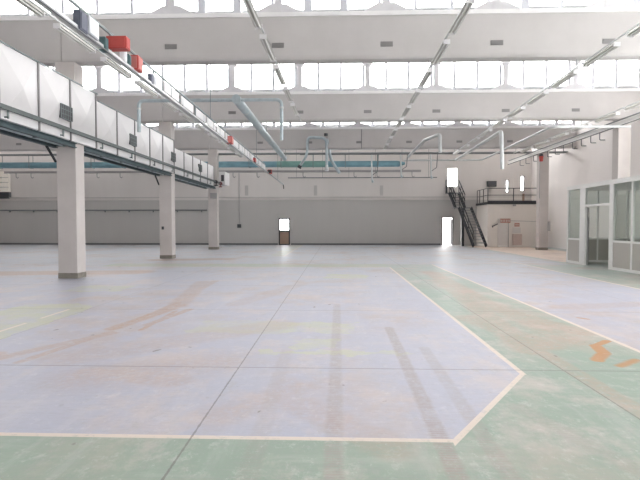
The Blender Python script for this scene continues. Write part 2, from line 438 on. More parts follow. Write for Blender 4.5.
# added glazed bands, out of view, letting in extra side and front light
def portal_at(loc, rot, sx, sy):
    l = bpy.data.lights.new('window_daylight', 'AREA'); l.shape = 'RECTANGLE'; l.size = sx; l.size_y = sy; l.cycles.is_portal = True
    o = bpy.data.objects.new('window_daylight', l); COL.objects.link(o); o.location = loc; o.rotation_euler = rot
portal_at(((FW[0] + FW[1]) / 2, YF - .31, (FW[2] + FW[3]) / 2), (math.radians(90), 0, 0), FW[1] - FW[0], FW[3] - FW[2])
window(FW[0], FW[1], YF - .15, FW[2], FW[3], [FW[0] + 1.7 * k for k in range(1, 11)])
portal_at((XR + .31, (RW[0] + RW[1]) / 2, (RW[2] + RW[3]) / 2), (0, math.radians(90), 0), RW[3] - RW[2], RW[1] - RW[0])
win_n[0] += 1
m = MB().box(XR + .1, XR + .16, RW[0], RW[1], RW[2], RW[2] + .06).box(XR + .1, XR + .16, RW[0], RW[1], RW[3] - .06, RW[3])
for k in range(11): m.box(XR + .1, XR + .16, RW[0] + 1.9 * k - .03, RW[0] + 1.9 * k + .03, RW[2] + .06, RW[3] - .06)
q = struct(m, 'window_%d' % win_n[0], M['mullion'])
MB().box(XR + .12, XR + .128, RW[0], RW[1], RW[2] + .06, RW[3] - .06).build('window_pane', M['glass'], q)
# clerestory over the back wall
portal(YB + .25, ZBW, ZW)
window(XL, XR, YB + .12, ZBW, ZW, [XL + .3 + 1.035 * k for k in range(39)])

# ------------------------------------------------------------------ doors and slim windows of the back wall
def frame_box(h, y0, y1, t, sill=True):
    m = MB(); x0, x1, z0, z1 = h
    m.box(x0, x0 + t, y0, y1, z0, z1).box(x1 - t, x1, y0, y1, z0, z1).box(x0 + t, x1 - t, y0, y1, z1 - t, z1)
    if sill: m.box(x0 + t, x1 - t, y0, y1, z0, z0 + t)
    return m
d = struct(frame_box(D1, YB - .07, YB + .1, .09), 'door_1', M['frame']); x0, x1, z0, z1 = D1
zm = at(284, 231, Y=YB).z
MB().box(x0 + .09, x1 - .09, YB, YB + .05, zm - .06, zm + .06).build('door_rail', M['frame'], d)
MB().box(x0 + .09, x1 - .09, YB + .01, YB + .04, .09, zm - .06).build('door_panel', M['doorpanel'], d)
MB().box(x0 + .09, x1 - .09, YB + .02, YB + .03, zm + .06, z1 - .09).build('door_pane', M['glass'], d)
d = struct(frame_box(D2, YB - .07, YB + .12, .07, False), 'door_2', M['frame']); x0, x1, z0, z1 = D2
l_ = MB().bar((x1 - .09, YB + .12, 1.02), (x1 - .3, YB + .85, 1.02), .05, 1.95).build('door_leaf', M['dark'], d)
MB().tube([(x1 - .30, YB + .6, 1.0), (x1 - .42, YB + .6, 1.0)], .02, 8).build('handle', M['galv'], l_)
d = struct(frame_box(D3, YB - .04, YB + .1, .06, False), 'door_3', M['alu']); x0, x1, z0, z1 = D3
MB().box(x0 + .06, x1 - .06, YB + .03, YB + .04, z0 + .5, z1 - .06).build('door_pane', M['glass'], d)
MB().box(x0 + .06, x1 - .06, YB + .02, YB + .05, z0, z0 + .5).build('door_panel', M['whitedoor'], d)
for h in (S1, S2):
    win_n[0] += 1
    w = struct(frame_box(h, YB - .03, YB + .1, .035), 'window_%d' % win_n[0], M['frame'])
    MB().box(h[0] + .035, h[1] - .035, YB + .03, YB + .04, h[2] + .035, h[3] - .035).build('window_pane', M['glass'], w)

# the yard behind the back wall, seen through the doors
struct(MB().box(-60, 60, YB + .36, 90, -.4, -.1), 'ground', M['ground'])
ov = MB().box(6.5, 11, YB + 14, YB + 14.3, -.1, 3.4).box(7.6, 7.75, YB + 4, YB + 4.15, -.1, 3.0)
struct(ov, 'exterior_wall', M['outwall'])

# ------------------------------------------------------------------ columns
def column(x0, x1, y, label):
    e = empty('column', ((x0 + x1) / 2, y + .24, 0)); tag(e, label, 'column', 'concrete columns', 'thing')
    c = .014
    pr = [(x0 + c, y), (x1 - c, y), (x1, y + c), (x1, y + .48 - c), (x1 - c, y + .48), (x0 + c, y + .48), (x0, y + .48 - c), (x0, y + c)]
    m = MB(); k = 8
    m.add([(a, b, z) for z in (0.16, ZB) for a, b in pr], [tuple(range(k)), tuple(range(2 * k - 1, k - 1, -1))] + [(i, (i + 1) % k, (i + 1) % k + k, i + k) for i in range(k)])
    m.build('shaft', M['concrete'], e)
    MB().box(x0 - .004, x1 + .004, y - .004, y + .484, 0, .16).build('plinth', M['plinth'], e)
    return e
c1 = column(CX0, CX1, YA, 'nearest square concrete column, under the white duct at left')
c2 = column(CX0, CX1, YBm, 'middle square concrete column of the left row, under the duct')
c3 = column(-8.10, -7.53, YC, 'farthest square concrete column of the row, at the duct end')
cr = at(631, 150, Y=YBm).x
column(cr - .56, cr, YBm, 'concrete wall column rising behind the white office cabin')
column(cr - .62, cr - .06, YC, 'concrete wall column beside the mezzanine room')
# small boxes on columns
p0, p1 = at(210.5, 193, Y=YC), at(217, 198.5, Y=YC)
m = MB().box(p0.x, p1.x, YC - .1, YC, p1.z, p0.z).box(p0.x + .05, p1.x - .05, YC - .115, YC - .1, p1.z + .06, p0.z - .06)
tag(m.build('electrical_box', M['greybox'], org=(p0.x, YC, p1.z)), 'grey electrical box on the farthest column below the duct end', 'box')
p = at(548.8, 226, Y=YC)
m = MB().box(p.x - .08, p.x + .06, YC - .09, YC, p.z - .3, p.z + .28).box(p.x - .05, p.x + .03, YC - .105, YC - .09, p.z - .1, p.z + .15)
tag(m.build('switch_box', M['greybox'], org=p), 'narrow grey switch box on the wall column beside the mezzanine', 'switch box')
p = at(163, 228, Y=YBm)
tag(MB().box(p.x - .05, p.x + .05, YBm - .05, YBm, p.z - .07, p.z + .07).build('power_socket', M['dark'], org=p), 'tiny dark socket on the middle column of the left row', 'socket')

# ------------------------------------------------------------------ the white duct beside the columns
DX0, DXM, DX1 = -8.32, -7.60, -7.50
e = empty('air_duct', (-7.9, 18, 3.72)); tag(e, 'long white square-panelled air duct boxed around the left columns', 'air duct')
zb = 1.6 + .3165 * -DX1
def ztop(y): return 1.6 + (.541 if y < 14.9 else .514 if y < 22.0 else .472) * -DX1
PD = 1.445
ys = [11.95 + PD * k for k in range(-5, 13)]
for i, (a, b) in enumerate(zip(ys[:-1], ys[1:])):
    zt = ztop((a + b) / 2); m = MB(); yc, zc = (a + b) / 2, (zb + zt) / 2
    vs = [(DX1, a, zb), (DX1, b, zb), (DX1, b, zt), (DX1, a, zt), (DX1 + .11, yc, zc), (DXM, a, zb), (DXM, b, zb), (DXM, b, zt), (DXM, a, zt)]
    m.add(vs, [(0, 1, 4), (1, 2, 4), (2, 3, 4), (3, 0, 4), (5, 8, 7, 6), (0, 5, 6, 1), (3, 2, 7, 8), (0, 3, 8, 5), (1, 6, 7, 2)])
    spans = [(a, b)]
    for cy in (YA, YBm):              # the casing stops short of each column
        out = []
        for p, q in spans:
            if cy - .01 >= q or cy + .49 <= p: out.append((p, q)); continue
            if cy - .01 > p: out.append((p, cy - .01))
            if cy + .49 < q: out.append((cy + .49, q))
        spans = out
    for p, q in spans: m.box(DX0, DXM, p, q, zb, zt)
    m.build('duct_section', M['duct'], e)
    f = MB(); zt2 = max(zt, ztop(b + .4))
    f.box(DX1 - .02, DX1 + .035, b - .024, b + .024, zb - .02, zt2 + .02)
    f.build('duct_flange', M['seam'], e)
for k in (0, 3, 6, 9):
    a = 11.95 + PD * k; gy0, gy1 = a + .80, a + 1.36; gz = 4.66
    m = MB().box(DX1 + .005, DX1 + .12, gy0, gy1, gz - .19, gz + .19)
    g = m.build('vent_grille', M['grille'], e)
    fr = MB()
    for q in range(6):
        yy = gy0 + (gy1 - gy0) * q / 5; fr.box(DX1 + .12, DX1 + .13, yy - .008, yy + .008, gz - .19, gz + .19)
    for q in range(4):
        zz = gz - .19 + .38 * q / 3; fr.box(DX1 + .12, DX1 + .13, gy0, gy1, zz - .006, zz + .006)
    fr.build('grille_bars', M['pipegrey'], g)
# edge angle along the top, and end box
m = MB(); m.bar((DX1 + .02, ys[0], ztop(8) + .02), (DX1 + .02, 14.95, ztop(8) + .02), .03, .03).bar((DX1 + .02, 15, ztop(15) + .02), (DX1 + .02, 22.1, ztop(15) + .02), .03, .03)
m.build('edge_angle', M['pipegrey'], e)
p = at(223.5, 178.5, Y=31.2)
q = MB().box(p.x - .28, p.x + .16, 30.9, 32.2, p.z - .42, p.z + .42).box(p.x - .9, p.x - .28, 31.0, 31.8, p.z - .35, p.z + .35).build('duct_outlet_box', M['duct'], e)
MB().box(p.x - .08, p.x + .10, 30.87, 30.9, p.z - .2, p.z + .2).build('outlet', M['grille'], q)
# steel girders between the columns, under the duct
for i, (a, b) in enumerate(((4.0, YA - .012), (YA + .492, YBm - .012), (YBm + .492, YC - .012))):
    z1 = zb - .003; z0 = z1 - .14; x0, x1 = -8.27, -7.58
    e2 = empty('steel_beam', (-7.6, (a + b) / 2, z0))
    tag(e2, ['dark teal steel support under the nearest stretch of duct, before the first column', 'dark teal steel support under the duct between nearest and middle columns', 'dark teal steel support under the duct between middle and farthest columns'][i], 'steel beam', 'steel supports under the duct')
    for x in (x0 + .06, x1 - .06):
        m = MB().box(x - .06, x + .06, a, b, z0, z0 + .025).box(x - .06, x + .06, a, b, z1 - .025, z1).box(x - .012, x + .012, a, b, z0 + .025, z1 - .025)
        m.build('side_rail', M['steelteal'], e2)
    n_ = int((b - a) / 1.33)
    for k in range(n_ + 1):
        yy = a + .1 + k * (b - a - .2) / max(1, n_)
        MB().box(x0 + .12, x1 - .12, yy - .04, yy + .04, z0 + .04, z1 - .03).build('cross_member', M['steelteal'], e2)
    m = MB().tube([(x0 + .3, a, z0 + .09), (x0 + .3, b, z0 + .09)], .06, 10).tube([(x0 + .5, a, z0 + .08), (x0 + .5, b, z0 + .08)], .045, 10)
    m.build('service_pipe', M['galv'], e2)
    for s, yy in ((-1, b - .02), ) if i < 2 else ():
        m = MB().bar((x0 + .06, yy - .45, z0), (x0 + .06, yy, z0 - .40), .05, .05); m.build('knee_brace', M['black'], e2)
# conduit along the face of the duct
px, pz = -7.37, 1.6 + .354 * 7.37
e = empty('conduit_pipe', (px, 17, pz)); tag(e, 'long dark grey green pipe clipped along the face of the white duct', 'pipe')
MB().box(px - .03, px + .03, 5, 31.4, pz - .05, pz + .05).build('pipe_run', M['conduit'], e)
for k in range(10):
    y = 8.5 + 2.2 * k
    MB().box(px - .06, px - .03, y - .02, y + .02, pz - .22, pz + .03).box(px - .129, px - .03, y - .02, y + .02, pz - .2, pz - .17).build('bracket', M['pipegrey'], e)
for yy in (29.4, 30.5):
    m = MB().tube([(px, yy - .12, pz), (px, yy + .12, pz)], .1, 12).tube([(px, yy, pz), (px, yy, pz - .22)], .03, 8).tube([(px - .1, yy, pz - .22), (px + .1, yy, pz - .22)], .03, 8)
    m.build('valve', M['frame'] if yy < 30 else M['valvered'], e)

# ------------------------------------------------------------------ busbar rail high on the left, with its boxes
BX = -3.7
zl, zu = at(187.5, 111.5, X=BX).z, at(181, 93.5, X=BX).z
ybe = 33.6
e = empty('busbar_rail', (BX, 18, zl)); tag(e, 'long white busbar rail hung at left, stretching to the back wall', 'busbar rail')
MB().box(BX - .035, BX + .035, 3.5, ybe, zl - .045, zl + .02).build('lower_rail', M['galvl'], e)
MB().bar((BX, 3.5, zu), (BX, 25, zu), .035, .035).build('upper_rail', M['pipegrey'], e)
MB().bar((BX + .05, 3.5, zl - .05), (BX + .05, ybe, zl - .05), .02, .02).build('cable', M['darkpipe'], e)
y = 5.2; k = 0
while y < 25:
    MB().bar((BX, y, zl + .02), (BX, y, zu - .017), .03, .03).build('upright', M['pipegrey'], e); y += 1.05 if k % 2 else .8; k += 1
for k in range(13):
    a = 10.3 + 1.15 * k
    MB().box(BX - .012, BX + .012, a, a + .95, zl + .06, zu - .05).build('side_panel', M['trunk'], e)
for y in (YA + .25, YBm + .25, YC + .25):
    MB().tube([(BX, y, zu if y < 25 else zl), (BX, y, ZB)], .012, 6).build('hanger_rod', M['pipegrey'], e)
m = MB().tube([(BX, ybe, zl), (BX, ybe + .3, zl - .12), (BX, ybe + .35, zl - .3)], .03, 8); m.build('end_feed', M['dark'], e)
def busbox(u0, u1, v0, v1, dy, mats, label):
    y = at(u0, (v0 + v1) / 2, X=BX - .04).y
    a, b = at(u0, v0, Y=y), at(u1, v1, Y=y)
    o = MB().box(a.x, b.x, y, y + dy, b.z, a.z).build('junction_box', M[mats[0]], org=((a.x + b.x) / 2, y, b.z)); tag(o, label, 'junction box', 'boxes on the busbar rail')
    MB().box(a.x + .02, b.x - .02, y - .012, y, b.z + .02, a.z - .02).build('cover', M[mats[1]], o)
    MB().box(b.x, b.x + .01, y + .02, y + dy - .02, b.z + .02, a.z - .02).build('side_cover', M[mats[1]], o)
    return o
busbox(73, 80.5, 9.5, 29, .2, ('navy', 'navy'), 'dark navy junction box on the nearest stretch of the busbar rail')
busbox(81, 89, 14.5, 33, .3, ('mullion', 'whitebox'), 'grey box with pale cover next to the dark navy box')
busbox(99, 105, 36.5, 50, .12, ('teald', 'teald'), 'dark teal box against the left end of the big red box')
busbox(106, 126, 36, 48, .16, ('red', 'red'), 'large wide red junction box on the busbar rail at upper left')
busbox(119.5, 124.5, 49.5, 61, .1, ('whitebox', 'whitebox'), 'small white box just beyond the large red box')
busbox(125.8, 129, 54, 68, .1, ('teald', 'teald'), 'dark teal box touching the smaller pale red box')
busbox(129.8, 138, 55, 69, .22, ('red', 'redl'), 'smaller pale red junction box on the busbar rail')
busbox(147.5, 151, 73, 84, .14, ('navy', 'navy'), 'narrow dark box on the busbar rail beyond both red boxes')
busbox(151.8, 155, 76, 87, .14, ('whitebox', 'whitebox'), 'narrow pale blue white box on the busbar rail beyond both red boxes')
busbox(226, 231.5, 136, 143, .3, ('red', 'redl'), 'far pale red box on the busbar rail, near the column end')
busbox(252, 255, 157.5, 162, .3, ('frame', 'red'), 'small dark red box on the busbar rail before the teal pipe')
busbox(267.5, 271.5, 169.5, 173.5, .3, ('red', 'frame'), 'farthest red box on the busbar rail, below the teal pipe')

# ------------------------------------------------------------------ rows of strip lights
def make_light():
    e = empty('hanging_strip_light', (0, 0, 0))
    m = MB().prism([(-.085, -.02), (-.05, .05), (.05, .05), (.085, -.02)], -.78, .78)
    m.build('housing', M['fixture'], e)
    for s in (-1, 1):
        MB().tube([(s * .042, -.74, -.042), (s * .042, .74, -.042)], .018, 8).build('tube', M['tube'], e)
    for s in (-1, 1):
        MB().box(-.08, .08, s * .775 - .012, s * .775 + .012, -.06, .045).build('end_cap', M['trunk'], e)
    for s in (-1, 1):
        MB().box(-.008, .008, s * .5 - .01, s * .5 + .01, .05, .10).build('hanger', M['pipegrey'], e)
    return e
proto = make_light(); used = [False]
ZL = 5.98
rows = [  # X at Y=10, slope, first Y, last Y, name
    (-6.15, 0.0, 8.38, 31.0, 'row above the white duct'),
    (-1.73, .018, 9.15, 20.5, 'row left of the hall centre'),
    (2.63, .010, 9.6, 28.2, 'row right of the hall centre'),
    (6.75, .032, 9.9, 30.0, 'diagonal-looking row over the stairs side'),
    (11.0, .01, 17.3, 30.0, 'row nearest the right wall'),
]
rows[3] = rows[3][:4] + ('second row from the right wall',)
for r, (xr, sl, ya, yb, rn) in enumerate(rows):
    fx = lambda y: xr + sl * (y - 10)
    e = empty('light_rail', (fx(ya), ya, ZL + .1)); tag(e, 'thin galvanised rail carrying the strip light %s' % rn, 'light rail', 'rails of the strip lights')
    MB().bar((fx(ya - 4), ya - 4, ZL + .115), (fx(yb + .9), yb + .9, ZL + .115), .04, .03).build('rail', M['galvl'], e)
    for y in ROWS[1:]:
        if ya - 4 < y + .25 < yb + .9: MB().tube([(fx(y + .25), y + .25, ZL + .12), (fx(y + .25), y + .25, ZB + .002)], .01, 6).build('hanger_rod', M['pipegrey'], e)
    y = ya + .8; k = 0
    while y < yb:
        o = proto if not used[0] else copy_tree(proto); used[0] = True
        o.location = (fx(y), y, ZL); o.rotation_euler = (0, 0, -math.atan(sl))
        tag(o, '%s unlit fluorescent strip light of the %s' % (ORD[k], rn) if k else 'nearest unlit fluorescent strip light of the %s' % rn, 'strip light', 'strip lights in the %s' % rn)
        if k: o['label'] = '%s unlit strip light from the camera in the %s' % (ORD[k], rn)
        y += 2.12; k += 1

# ------------------------------------------------------------------ overhead pipework
YP = 31.6
def thing_pipe(path, r, m_, name, label, cat='pipe', n=12, group=None, bend=None):
    p0 = Vector(path[0])
    o = MB().pipe(path, r, n, bend).build(name, m_, org=p0); tag(o, label, cat, group); return o
zc = at(300, 164.2, Y=YP).z
e = empty('overhead_pipe', (-8, YP, zc)); tag(e, 'thick teal pipe crossing the hall below the farthest beam', 'pipe')
xe = at(398, 163.5, Y=YP).x
MB().tube([(XL + .2, YP, zc), (xe, YP, zc), (xe + .45, YP, zc + .03)], [.2, .2, .08], 16).build('pipe_run', M['teal'], e)
xg0, xg1 = at(277, 164, Y=YP).x, at(326, 164, Y=YP).x
MB().tube([(xg0, YP, zc), (xg1, YP, zc)], .207, 16).build('green_sleeve', mat('green_sleeve', (.22, .40, .36), .5), e)
for k in range(14):
    x = XL + 2 + 2.1 * k
    m = MB().tube([(x, YP - .02, zc), (x, YP + .02, zc)], .215, 14)
    m = MB().box(x - .02, x + .02, YP - .22, YP + .22, zc - .225, zc - .2).box(x - .02, x + .02, YP - .23, YP - .21, zc - .225, 6.2).box(x - .02, x + .02, YP + .21, YP + .23, zc - .225, 6.2)
    m.build('pipe_hanger', M['pipegrey'], e)
# support rail the hangers fix to
m = MB().box(XL + .01, XR - .01, YP - .26, YP + .26, 6.2, 6.26)
tag(m.build('support_rail', M['darkpipe'], org=(0, YP, 6.2)), 'flat grey support rail running above the teal pipe across the hall', 'rail')
# grey cross pipes
za = at(420, 153.3, Y=YP - .37).z
x0, x1 = at(300, 153.6, Y=YP - .37).x, at(516, 152.4, Y=YP - .37).x
thing_pipe([(x0, YP - .37, za), (x1, YP - .37, za)], .075, M['darkpipe'], 'overhead_pipe', 'upper dark grey cross pipe above the teal pipe, ending near the wall column')
zb2 = at(440, 160.3, Y=YP).z
x2 = at(482.5, 160, Y=YP).x
# main exhaust: thick sloping-looking pipe with lateral drops
zx = at(240, 103, Y=16.6).z
ex0 = at(237, 100, Y=16.6); ex1 = at(285, 160, Y=YP)
e = empty('exhaust_duct', (ex0.x, ex0.y, ex0.z)); tag(e, 'thick galvanised round duct with two downturned side branches, left of centre', 'exhaust duct')
zx = ex0.z
MB().tube([(ex0.x, ex0.y - .15, zx), ((ex0.x + ex1.x) / 2, (ex0.y + ex1.y) / 2, zx), (ex1.x, ex1.y - .2, min(zx, ex1.z + .1))], .155, 16).build('main_duct', M['galv'], e)
for t in (.1, .3, .5, .7, .9):
    y = ex0.y + (ex1.y - ex0.y) * t; x = ex0.x + (ex1.x - ex0.x) * t; zz = zx + (min(zx, ex1.z + .1) - zx) * max(0, (t - .5) * 2)
    MB().tube([(x, y - .03, zz), (x, y + .03, zz)], .168, 16).build('duct_collar', M['galvl'], e)
pl = at(138.7, 98.5, Y=16.6); pb = at(138.9, 132, Y=16.6)
MB().pipe([(ex0.x, ex0.y, zx), (pl.x, ex0.y, zx), (pl.x, ex0.y, pb.z)], .062, 12, .2).build('side_branch', M['galv'], e)
pr_ = at(281.5, 98, Y=16.6); pb = at(281.5, 140, Y=16.6)
MB().pipe([(ex0.x, ex0.y, zx), (pr_.x, ex0.y, zx), (pr_.x, ex0.y, pb.z)], .058, 12, .2).build('side_branch', M['galv'], e)
for xx in (pl.x, pr_.x):
    MB().tube([(xx, ex0.y, zx - .25), (xx, ex0.y, zx - .31)], .078, 12).build('branch_collar', M['galvl'], e)
for yy in (YBm + .25, YC + .2):
    t = (yy - ex0.y) / (ex1.y - ex0.y); x = ex0.x + (ex1.x - ex0.x) * t
    for s in (-1, 1): MB().tube([(x + s * .16, yy, zx), (x + s * .16, yy, ZB)], .012, 6).build('hanger_rod', M['pipegrey'], e)
# arch shaped exhaust arm near the centre
Ya = 30.0
P = lambda u, v, y=Ya: tuple(at(u, v, Y=y))
e = empty('fume_extractor', P(308, 138)); tag(e, 'arch shaped galvanised fume extractor pipe left of the hall centre', 'fume extractor')
MB().pipe([P(300, 166, 30.4), P(307, 155), P(307.7, 137), P(326.5, 138.2), P(326.8, 167)], .085, 12, .3).build('arch_pipe', M['galv'], e)
MB().pipe([P(326.8, 139, Ya + .15), P(331, 160, 30.9), P(339.5, 173, 31.1)], .095, 12, .3).build('brace_pipe', M['galv'], e)
MB().tube([P(301, 164.5, 30.38), P(299, 168, 30.42)], [.09, .14], 12).build('hood', M['dark'], e)
MB().tube([P(326, 136, Ya), P(326, 133.5, Ya)], .12, 12).build('cap', M['dark'], e)
MB().tube([P(326.8, 165), P(326.8, 171)], [.085, .13], 12).build('hood', M['galvl'], e)
# right hand drops
za3 = at(424, 140, Y=26).z
thing_pipe([P(408, 157, YP - .1), P(424.5, 140.2, 25.6), P(440, 134, 24.2), P(440.2, 152.5, 24.2)], .085, M['galvl'], 'exhaust_pipe', 'kinked galvanised exhaust pipe with a short drop, right of centre', 'exhaust pipe', bend=.2)
thing_pipe([P(456, 160, YP), P(501.5, 131, 21.6), P(502.2, 169, 21.6)], .085, M['galvl'], 'exhaust_pipe', 'straight galvanised exhaust pipe with a long vertical drop before the stairs', 'exhaust pipe', bend=.25)
pL = at(551, 127, Y=21.2); pE = at(482, 160, Y=YP); zz = pL.z
thing_pipe([(at(404, 160.6, Y=YP).x, YP, pE.z), tuple(pE), tuple(pL), (cr - .58, 21.2, zz)], .06, M['galvl'], 'overhead_pipe', 'slim galvanised pipe bending from the cross pipes to the right wall column', bend=.4)
# hanging hoses
for u, v0, v1, lab in ((371.5, 153.5, 180, 'slim grey hanging hose with a nozzle, middle of the hall'), (400.5, 153.5, 175, 'slim pale hanging hose left of the kinked pipe'), (430.5, 160.5, 176, 'short grey hanging hose right of the kinked pipe')):
    a, b = at(u, v0, Y=YP - .37), at(u + .6, v1, Y=YP - .37)
    e = empty('hanging_hose', tuple(b)); tag(e, lab, 'hose', 'hoses hanging from the cross pipes')
    MB().tube([(a.x, a.y, za - .07), (b.x, b.y, b.z)], .05, 10).build('hose', M['galvl'], e)
    MB().tube([(b.x, b.y, b.z + .02), (b.x + .06, b.y, b.z - .16)], [.05, .085], 10).build('nozzle', M['galv'], e)
    MB().pipe([(b.x, b.y, b.z + .3), (b.x + .35, b.y, b.z + .55), (b.x + .4, b.y, za - .06)], .025, 8).build('side_hose', M['darkpipe'], e)
# thin line below and monorail along the back wall
zt_ = at(360, 177.6, Y=34.5).z
x0, x1 = at(288, 177.8, Y=34.5).x, at(437, 177, Y=34.5).x
e = empty('overhead_pipe', (x0, 34.5, zt_)); tag(e, 'thin dark straight pipe hung lowest in front of the back wall', 'pipe')
MB().tube([(x0, 34.5, zt_), (x1, 34.5, zt_)], .035, 8).build('pipe_run', M['darkpipe'], e)
for k in range(6):
    x = x0 + .6 + (x1 - x0 - 1.2) * k / 5
    MB().tube([(x, 34.5, zt_), (x, 34.5, 7.9)], .012, 6).build('hanger_rod', M['darkpipe'], e)
zr = at(30, 173.4, Y=35.8).z
x1 = at(421, 168.5, Y=35.8).x
e = empty('monorail', (-9, 35.8, zr)); tag(e, 'long pale overhead monorail with small hooks along the back wall', 'monorail')
m = MB().box(XL + 1.4, x1, 35.75, 35.85, zr, zr + .03).box(XL + 1.4, x1, 35.79, 35.81, zr + .03, zr + .13).box(XL + 1.4, x1, 35.75, 35.85, zr + .13, zr + .16)
m.build('rail', M['greybox'], e)
for u in (16, 31, 97, 120, 233, 257, 303, 354, 377, 401, 412):
    x = at(u, 172, Y=35.8).x
    m = MB().pipe([(x, 35.8, zr), (x, 35.8, zr - .28), (x + .1, 35.8, zr - .38), (x + .18, 35.8, zr - .28)], .022, 8, .05); m.build('hook', M['darkpipe'], e)
for k in range(10):
    x = XL + 2 + k * 3.2
    if x < x1: MB().box(x - .02, x + .02, 35.82, YB, zr + .16, zr + .20).build('wall_bracket', M['galvl'], e)
# wall pipe at left
zq = at(40, 210.3, Y=YB - .1).z; xq = at(207, 209.6, Y=YB - .1).x
e = empty('long_pipe', (-18, YB - .12, zq)); tag(e, 'long thin dark pipe low on the back wall behind the left columns', 'pipe')
MB().tube([(XL + .1, YB - .12, zq), (xq, YB - .12, zq)], .045, 8).build('pipe_run', M['darkpipe'], e)
for k in range(9): 
    x = XL + 1 + k * 1.9
    if x < xq: MB().box(x - .03, x + .03, YB - .14, YB - .03, zq - .16, zq + .03).build('bracket', M['darkpipe'], e)
# conduit and socket right of the third column
pa, pb = at(239, 172, Y=YB - .08), at(239.3, 226, Y=YB - .08)
e = empty('light_switch', (pb.x, YB - .06, pb.z)); tag(e, 'dark wall switch at the foot of a vertical conduit, back wall', 'switch')
MB().box(pb.x - .14, pb.x + .14, YB - .16, YB - .03, pb.z - .14, pb.z + .14).build('switch_body', M['dark'], e)
MB().tube([(pb.x, YB - .09, pb.z + .14), (pb.x, YB - .09, pa.z)], .025, 8).build('conduit', M['greybox'], e)
for u, lab in ((315.5, 'tall grey wall grille near the hall centre, back wall'), (381.5, 'tall grey wall grille below the hanging hoses, back wall'), (246.5, 'tall grey wall grille right of the vertical conduit, back wall')):
    a, b = at(u - 1.6, 185.5, Y=YB - .03), at(u + 1.6, 195.5, Y=YB - .03)
    m = MB().box(a.x, b.x, YB - .05, YB, b.z, a.z)
    for k in range(6):
        z = b.z + (a.z - b.z) * (k + .5) / 6; m.box(a.x + .02, b.x - .02, YB - .065, YB - .05, z - .02, z + .02)
    tag(m.build('ventilation_grille', mat('wall_grille_paint', (.50, .48, .47), .6), org=(a.x, YB, b.z)), lab, 'grille', 'grilles on the back wall')
# thin conduit on the farthest beam
p = at(361.5, 140, Y=YC)
tag(MB().tube([(p.x, YC - .02, ZB), (p.x, YC - .02, ZT)], .018, 8).build('vertical_conduit', M['darkpipe'], org=(p.x, YC, ZB)), 'thin dark vertical conduit on the face of the farthest beam', 'conduit')
# cream louvred box at far left
a, b = at(-6, 171.5, Y=36.75), at(8.5, 192, Y=36.75); c = at(8.5, 198.5, Y=36.75)
e = empty('louvred_box', (b.x - .5, 36.4, c.z)); tag(e, 'cream slatted box with dark base high on the back wall, far left', 'box')
m = MB().prism([(max(a.x - .3, XL + .01), b.z), (b.x, b.z), (b.x, a.z - .25), (b.x - .2, a.z), (max(a.x - .3, XL + .01), a.z)], 36.75, YB)
q = m.build('housing', M['cream'], e)
m = MB()
for k in range(1, 4): z = b.z + (a.z - .1 - b.z) * k / 4; m.box(max(a.x - .3, XL + .01), b.x + .005, 36.74, 36.76, z - .015, z + .015)
m.build('louvre_line', M['greybox'], q)
MB().box(max(a.x - .3, XL + .01), b.x + .04, 36.70, YB, c.z + .12, b.z).box(max(a.x - .3, XL + .01), b.x - .1, 36.78, YB, c.z, c.z + .12).build('base_tray', M['dark'], e)

# ------------------------------------------------------------------ crane rail along the right wall
RX = 12.42
zr2 = at(600, 131, X=RX).z
e = empty('crane_rail', (RX, 26, zr2)); tag(e, 'long white steel rail with hooked brackets along the right wall', 'rail')
m = MB().box(RX - .06, RX + .06, 12, 35.2, zr2 - .10, zr2 - .07).box(RX - .015, RX + .015, 12, 35.2, zr2 - .07, zr2 + .08).box(RX - .08, RX + .08, 12, 35.2, zr2 + .08, zr2 + .11)
m.build('rail', M['alu'], e)
MB().tube([(RX - .05, 12, zr2 + .16), (RX - .05, 35, zr2 + .16)], .03, 8).build('upper_pipe', M['darkpipe'], e)
MB().tube([(RX - .12, 12, zr2 - .12), (RX - .12, 35, zr2 - .12)], .022, 8).build('lower_pipe', M['dark'], e)
for y in (YBm + .24, YC + .24):
    MB().bar((RX, y, zr2 + .0), (cr - (.56 if y < 25 else .62), y, zr2 + .0), .06, .06).build('wall_arm', M['pipegrey'], e)
for y in (23.2, 24.0, 24.9, 25.8, 26.8, 27.8, 28.8, 30.8, 32, 33):
    m = MB().pipe([(RX, y, zr2 - .1), (RX, y, zr2 - .42), (RX + .25, y, zr2 - .42)], .022, 8, .06); m.build('hook_bracket', M['darkpipe'], e)
# red alarm on its column, with conduit
p = at(540.5, 158, Y=YC - .1)
e = empty('alarm_bell', (p.x, YC, p.z - .2)); tag(e, 'red alarm sounder with black top, high on the column by the mezzanine', 'alarm')
MB().tube([(p.x, YC - .2, p.z - .22), (p.x, YC - .2, p.z + .08)], [.10, .13], 14).build('sounder', M['red'], e)
MB().tube([(p.x, YC - .2, p.z + .08), (p.x, YC - .2, p.z + .24)], [.14, .1], 14).build('black_top', M['dark'], e)
MB().box(p.x - .04, p.x + .04, YC - .2, YC, p.z + .1, p.z + .16).build('bracket', M['dark'], e)
MB().tube([(p.x, YC - .03, p.z + .1), (p.x, YC - .03, 3.2)], .02, 8).build('conduit', M['greybox'], e)

